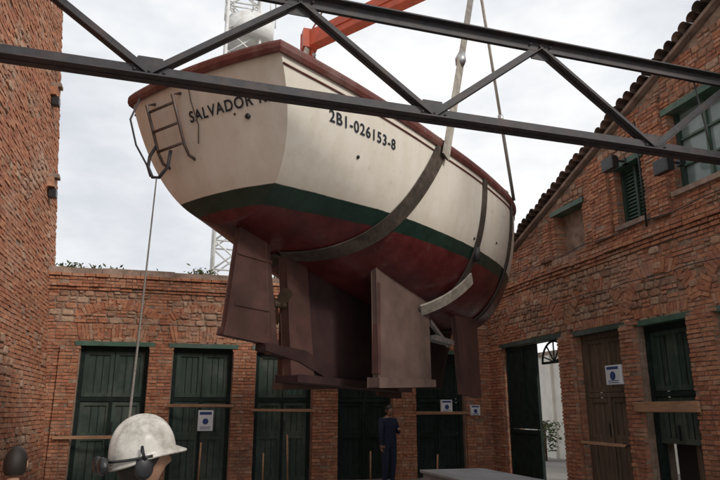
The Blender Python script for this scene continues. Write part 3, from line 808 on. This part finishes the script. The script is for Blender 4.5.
def person(name,loc,yaw,J,top='shirt',bottom='navy',helmet=True,muffs=False,scale=1.0,headyaw=0,headpitch=0,fat=1.0,headscale=1.0):
    e=empty(name,loc,yaw); e.scale=(scale,)*3
    V=[];E=[];Rd=[]
    def av(p,r,par=None):
        V.append(p);Rd.append((r[0]*fat,r[1]*fat))
        if par is not None:E.append((par,len(V)-1))
        return len(V)-1
    pel=av(J['pelvis'],(.15,.11)); sp=av(J['spine'],(.135,.1),pel); chv=av(J['chest'],(.155,.11),sp); nk=av(J['neck'],(.06,.06),chv)
    hd=av(tuple(Vector(J['neck'])+Vector((0,.015,.07))),(.05,.05),nk)
    hands=[]
    for s in ('l','r'):
        sh=av(J['sh_'+s],(.068,.068),chv); el=av(J['el_'+s],(.047,.047),sh); wr=av(J['wr_'+s],(.028,.028),el)
        d=(Vector(J['wr_'+s])-Vector(J['el_'+s])).normalized(); pm=av(tuple(Vector(J['wr_'+s])+d*.05),(.034,.018),wr)
        hands.append((Vector(J['wr_'+s]),d,s))
        hp=av(J['hip_'+s],(.095,.095),pel); kn=av(J['kn_'+s],(.062,.062),hp); an=av(J['an_'+s],(.042,.042),kn); to=av(J['to_'+s],(.04,.03),an)
    me=bpy.data.meshes.new('body'); me.from_pydata(V,E,[]); o=bpy.data.objects.new('body',me); COL.objects.link(o)
    md=o.modifiers.new('s','SKIN'); md.use_smooth_shade=True
    for i,r in enumerate(Rd): me.skin_vertices[0].data[i].radius=r
    me.skin_vertices[0].data[0].use_root=True
    ss=o.modifiers.new('d','SUBSURF'); ss.levels=2; ss.render_levels=2
    bpy.context.view_layer.update(); dg=bpy.context.evaluated_depsgraph_get()
    m2=bpy.data.meshes.new_from_object(o.evaluated_get(dg)); bpy.data.objects.remove(o)
    m2.materials.clear()
    for k in (top,bottom,'skin','boot'): m2.materials.append(M[k])
    zn=J['neck'][2]; wl=J['pelvis'][2]+.04
    for p in m2.polygons:
        c=p.center; k=0
        near=lambda a,d:(c-Vector(a)).length<d
        legs=min((c-Vector(J[q])).length for q in('hip_l','hip_r','kn_l','kn_r','an_l','an_r'))
        arms=min((c-Vector(J[q])).length for q in('sh_l','sh_r','el_l','el_r','wr_l','wr_r','chest'))
        if c.z<wl and (legs<arms or c.z<J['kn_l'][2]+.1): k=1
        if c.z>zn-.0 and near(J['neck'],.13): k=2
        if near(J['wr_l'],.09) or near(J['wr_r'],.09):
            for w_,d,s in hands:
                if (c-w_).length<.1 and (c-w_).dot(d)>-.01: k=2
        if c.z<.12 and (near(J['an_l'],.3) or near(J['an_r'],.3)): k=3
        p.material_index=k; p.use_smooth=True
    b=bpy.data.objects.new('body',m2); COL.objects.link(b); b.parent=e
    F=MB()
    for w_,d,s in hands:
        sidev=d.cross(Vector((0,0,1)))
        if sidev.length<.2: sidev=Vector((0,1,0))
        sidev.normalize(); dn=d.cross(sidev).normalized()
        if dn.z>0: dn=-dn
        for k,ln in enumerate((.068,.078,.073,.056)):
            b0=w_+d*.07+sidev*(k-1.5)*.019
            F.tube([b0,b0+d*ln*.45+dn*.006,b0+d*ln*.75+dn*.026,b0+d*ln*.75+dn*.026+dn*ln*.3],[.0095,.009,.008,.0065],'skin',8)
        b0=w_+d*.03-sidev*.03
        F.tube([b0,b0+d*.03-sidev*.022+dn*.008,b0+d*.058-sidev*.026+dn*.022],[.012,.0105,.008],'skin',8)
    F.obj('fingers',e)
    hp=Vector(J['neck'])+Vector((0,.03,.155))
    hc=empty('head',tuple(hp),headyaw,e); hc.rotation_euler[0]=headpitch; hc.scale=(headscale,)*3
    head_mesh().obj('face_and_hair',hc)
    if helmet:
        h=helmet_mesh().obj('hard_hat',hc); h.location=(0,.0,.02); h.rotation_euler[0]=.1
    if muffs:
        Q=MB()
        for s in (-1,1):
            c=Vector((s*.086,-.03,-.03))
            rows=[]
            for x,rr in ((0,.036),(.006,.044),(.022,.046),(.034,.040),(.040,.026),(.041,.0)):
                rows.append([c+Vector((s*x,math.cos(t)*rr*.82,math.sin(t)*rr)) for t in [2*math.pi*j/24 for j in range(25)]])
            Q.grid(rows,'black')
            Q.tube([c+Vector((s*.035,-.0,.03)),c+Vector((s*.046,-.01,.06)),Vector((s*.124,-.04,.05)),Vector((s*.122,-.04,.03))],.006,'black')
        c=Vector((0,-.15,-.01))
        for s in (-1,1):
            rows=[]
            for y,rr in ((0,.030),(-.01,.036),(-.024,.034),(-.031,.022),(-.031,0)):
                rows.append([c+Vector((s*.036+math.cos(t)*rr,y,math.sin(t)*rr*.95)) for t in [2*math.pi*j/20 for j in range(21)]])
            Q.grid(rows,'black')
        pts=[Vector((math.cos(t)*.123,math.sin(t)*.146,.012+.01*math.sin(t))) for t in [math.pi*(1+k/16) for k in range(17)]]
        Q.tube(pts,.0055,'black',8)
        Q.obj('ear_defenders',hc)
    return e
def stand(armf=(.18,.28),armz=(1.1,1.12)):
    J=dict(pelvis=(0,0,.95),spine=(0,.0,1.12),chest=(0,-.005,1.3),neck=(0,0,1.455))
    for s,k in(('l',-1),('r',1)):
        J['sh_'+s]=(k*.19,-.01,1.385);J['el_'+s]=(k*.25,armf[0]*.3,1.12);J['wr_'+s]=(k*.16,armf[0]+.1,armz[0])
        J['hip_'+s]=(k*.1,0,.88);J['kn_'+s]=(k*.11,.03,.5);J['an_'+s]=(k*.11,-.02,.1);J['to_'+s]=(k*.13,.15,.045)
    return J
J=stand(); J['wr_l']=(-.22,.36,1.12); J['el_l']=(-.27,.12,1.14)
person('worker',(-.125,2.62,0),math.radians(-70),J,'shirt','navy',True,True,.92,headyaw=0,headpitch=.10,headscale=1.0)
J=stand(); J['wr_r']=(.26,.08,.86); J['wr_l']=(-.1,.26,1.2)
person('worker',(4.78,14.6,0),math.radians(200),J,'navy','navy',False,False,1.02,fat=1.3)
J=dict(pelvis=(0,-.1,.42),spine=(0,-.04,.6),chest=(0,.06,.78),neck=(0,.13,.93))
for s,k in(('l',-1),('r',1)):
    J['sh_'+s]=(k*.19,.09,.87);J['el_'+s]=(k*.24,.26,.62);J['wr_'+s]=(k*.12,.42,.5)
    J['hip_'+s]=(k*.1,-.08,.38);J['kn_'+s]=(k*.16,.32,.5);J['an_'+s]=(k*.13,.02,.1);J['to_'+s]=(k*.16,.2,.045)
person('worker',(-1.24,6.1,.0),math.radians(5),J,'navy','navy',False,False,1.12)

# ------------------------------------------------------------------ light & world
sun=bpy.data.lights.new('sun','SUN'); sun.energy=1.9; sun.angle=math.radians(11); sun.color=(1,.94,.85)
so=bpy.data.objects.new('sun',sun); COL.objects.link(so)
sd=Vector((.40,-.66,.56)).normalized()
so.rotation_euler=sd.to_track_quat('Z','Y').to_euler()
el=math.asin(sd.z); az=math.atan2(sd.x,sd.y)
wd=bpy.data.worlds.new('World'); scene.world=wd; wd.use_nodes=True; n=wd.node_tree; bg=n.nodes['Background']
sky=n.nodes.new('ShaderNodeTexSky'); sky.sky_type='NISHITA'; sky.sun_disc=False; sky.sun_elevation=el; sky.sun_rotation=az
tc=n.nodes.new('ShaderNodeTexCoord'); mp=n.nodes.new('ShaderNodeMapping'); mp.inputs['Scale'].default_value=(1,1,2.2); mp.inputs['Location'].default_value=(.3,.1,.2)
n.links.new(tc.outputs['Generated'],mp.inputs[0])
f=noise_node(n,2.6,5,.58,vec=mp.outputs[0])
cl=ramp(n,[(.36,(6.9,7.2,7.7)),(.50,(8.5,8.7,9.0)),(.62,(10.0,10.0,9.9))],f)
f2=noise_node(n,1.4,4,.55,vec=mp.outputs[0]); mask=ramp(n,[(.34,(.78,)*3),(.5,(1,1,1))],f2)
c=mix(n,sky.outputs[0],cl,mask)
n.links.new(c,bg.inputs[0]); bg.inputs[1].default_value=.105

# ------------------------------------------------------------------ camera
cam=bpy.data.cameras.new('camera'); cam.lens=32; cam.sensor_width=36; cam.clip_end=2000; cam.clip_start=.05
co=bpy.data.objects.new('camera',cam); COL.objects.link(co); co.location=(0,0,1.65)
co.rotation_euler=(math.radians(90+14.9),0,math.radians(-15.7)); scene.camera=co
scene.view_settings.view_transform='Standard'; scene.view_settings.look='None'; scene.view_settings.exposure=0
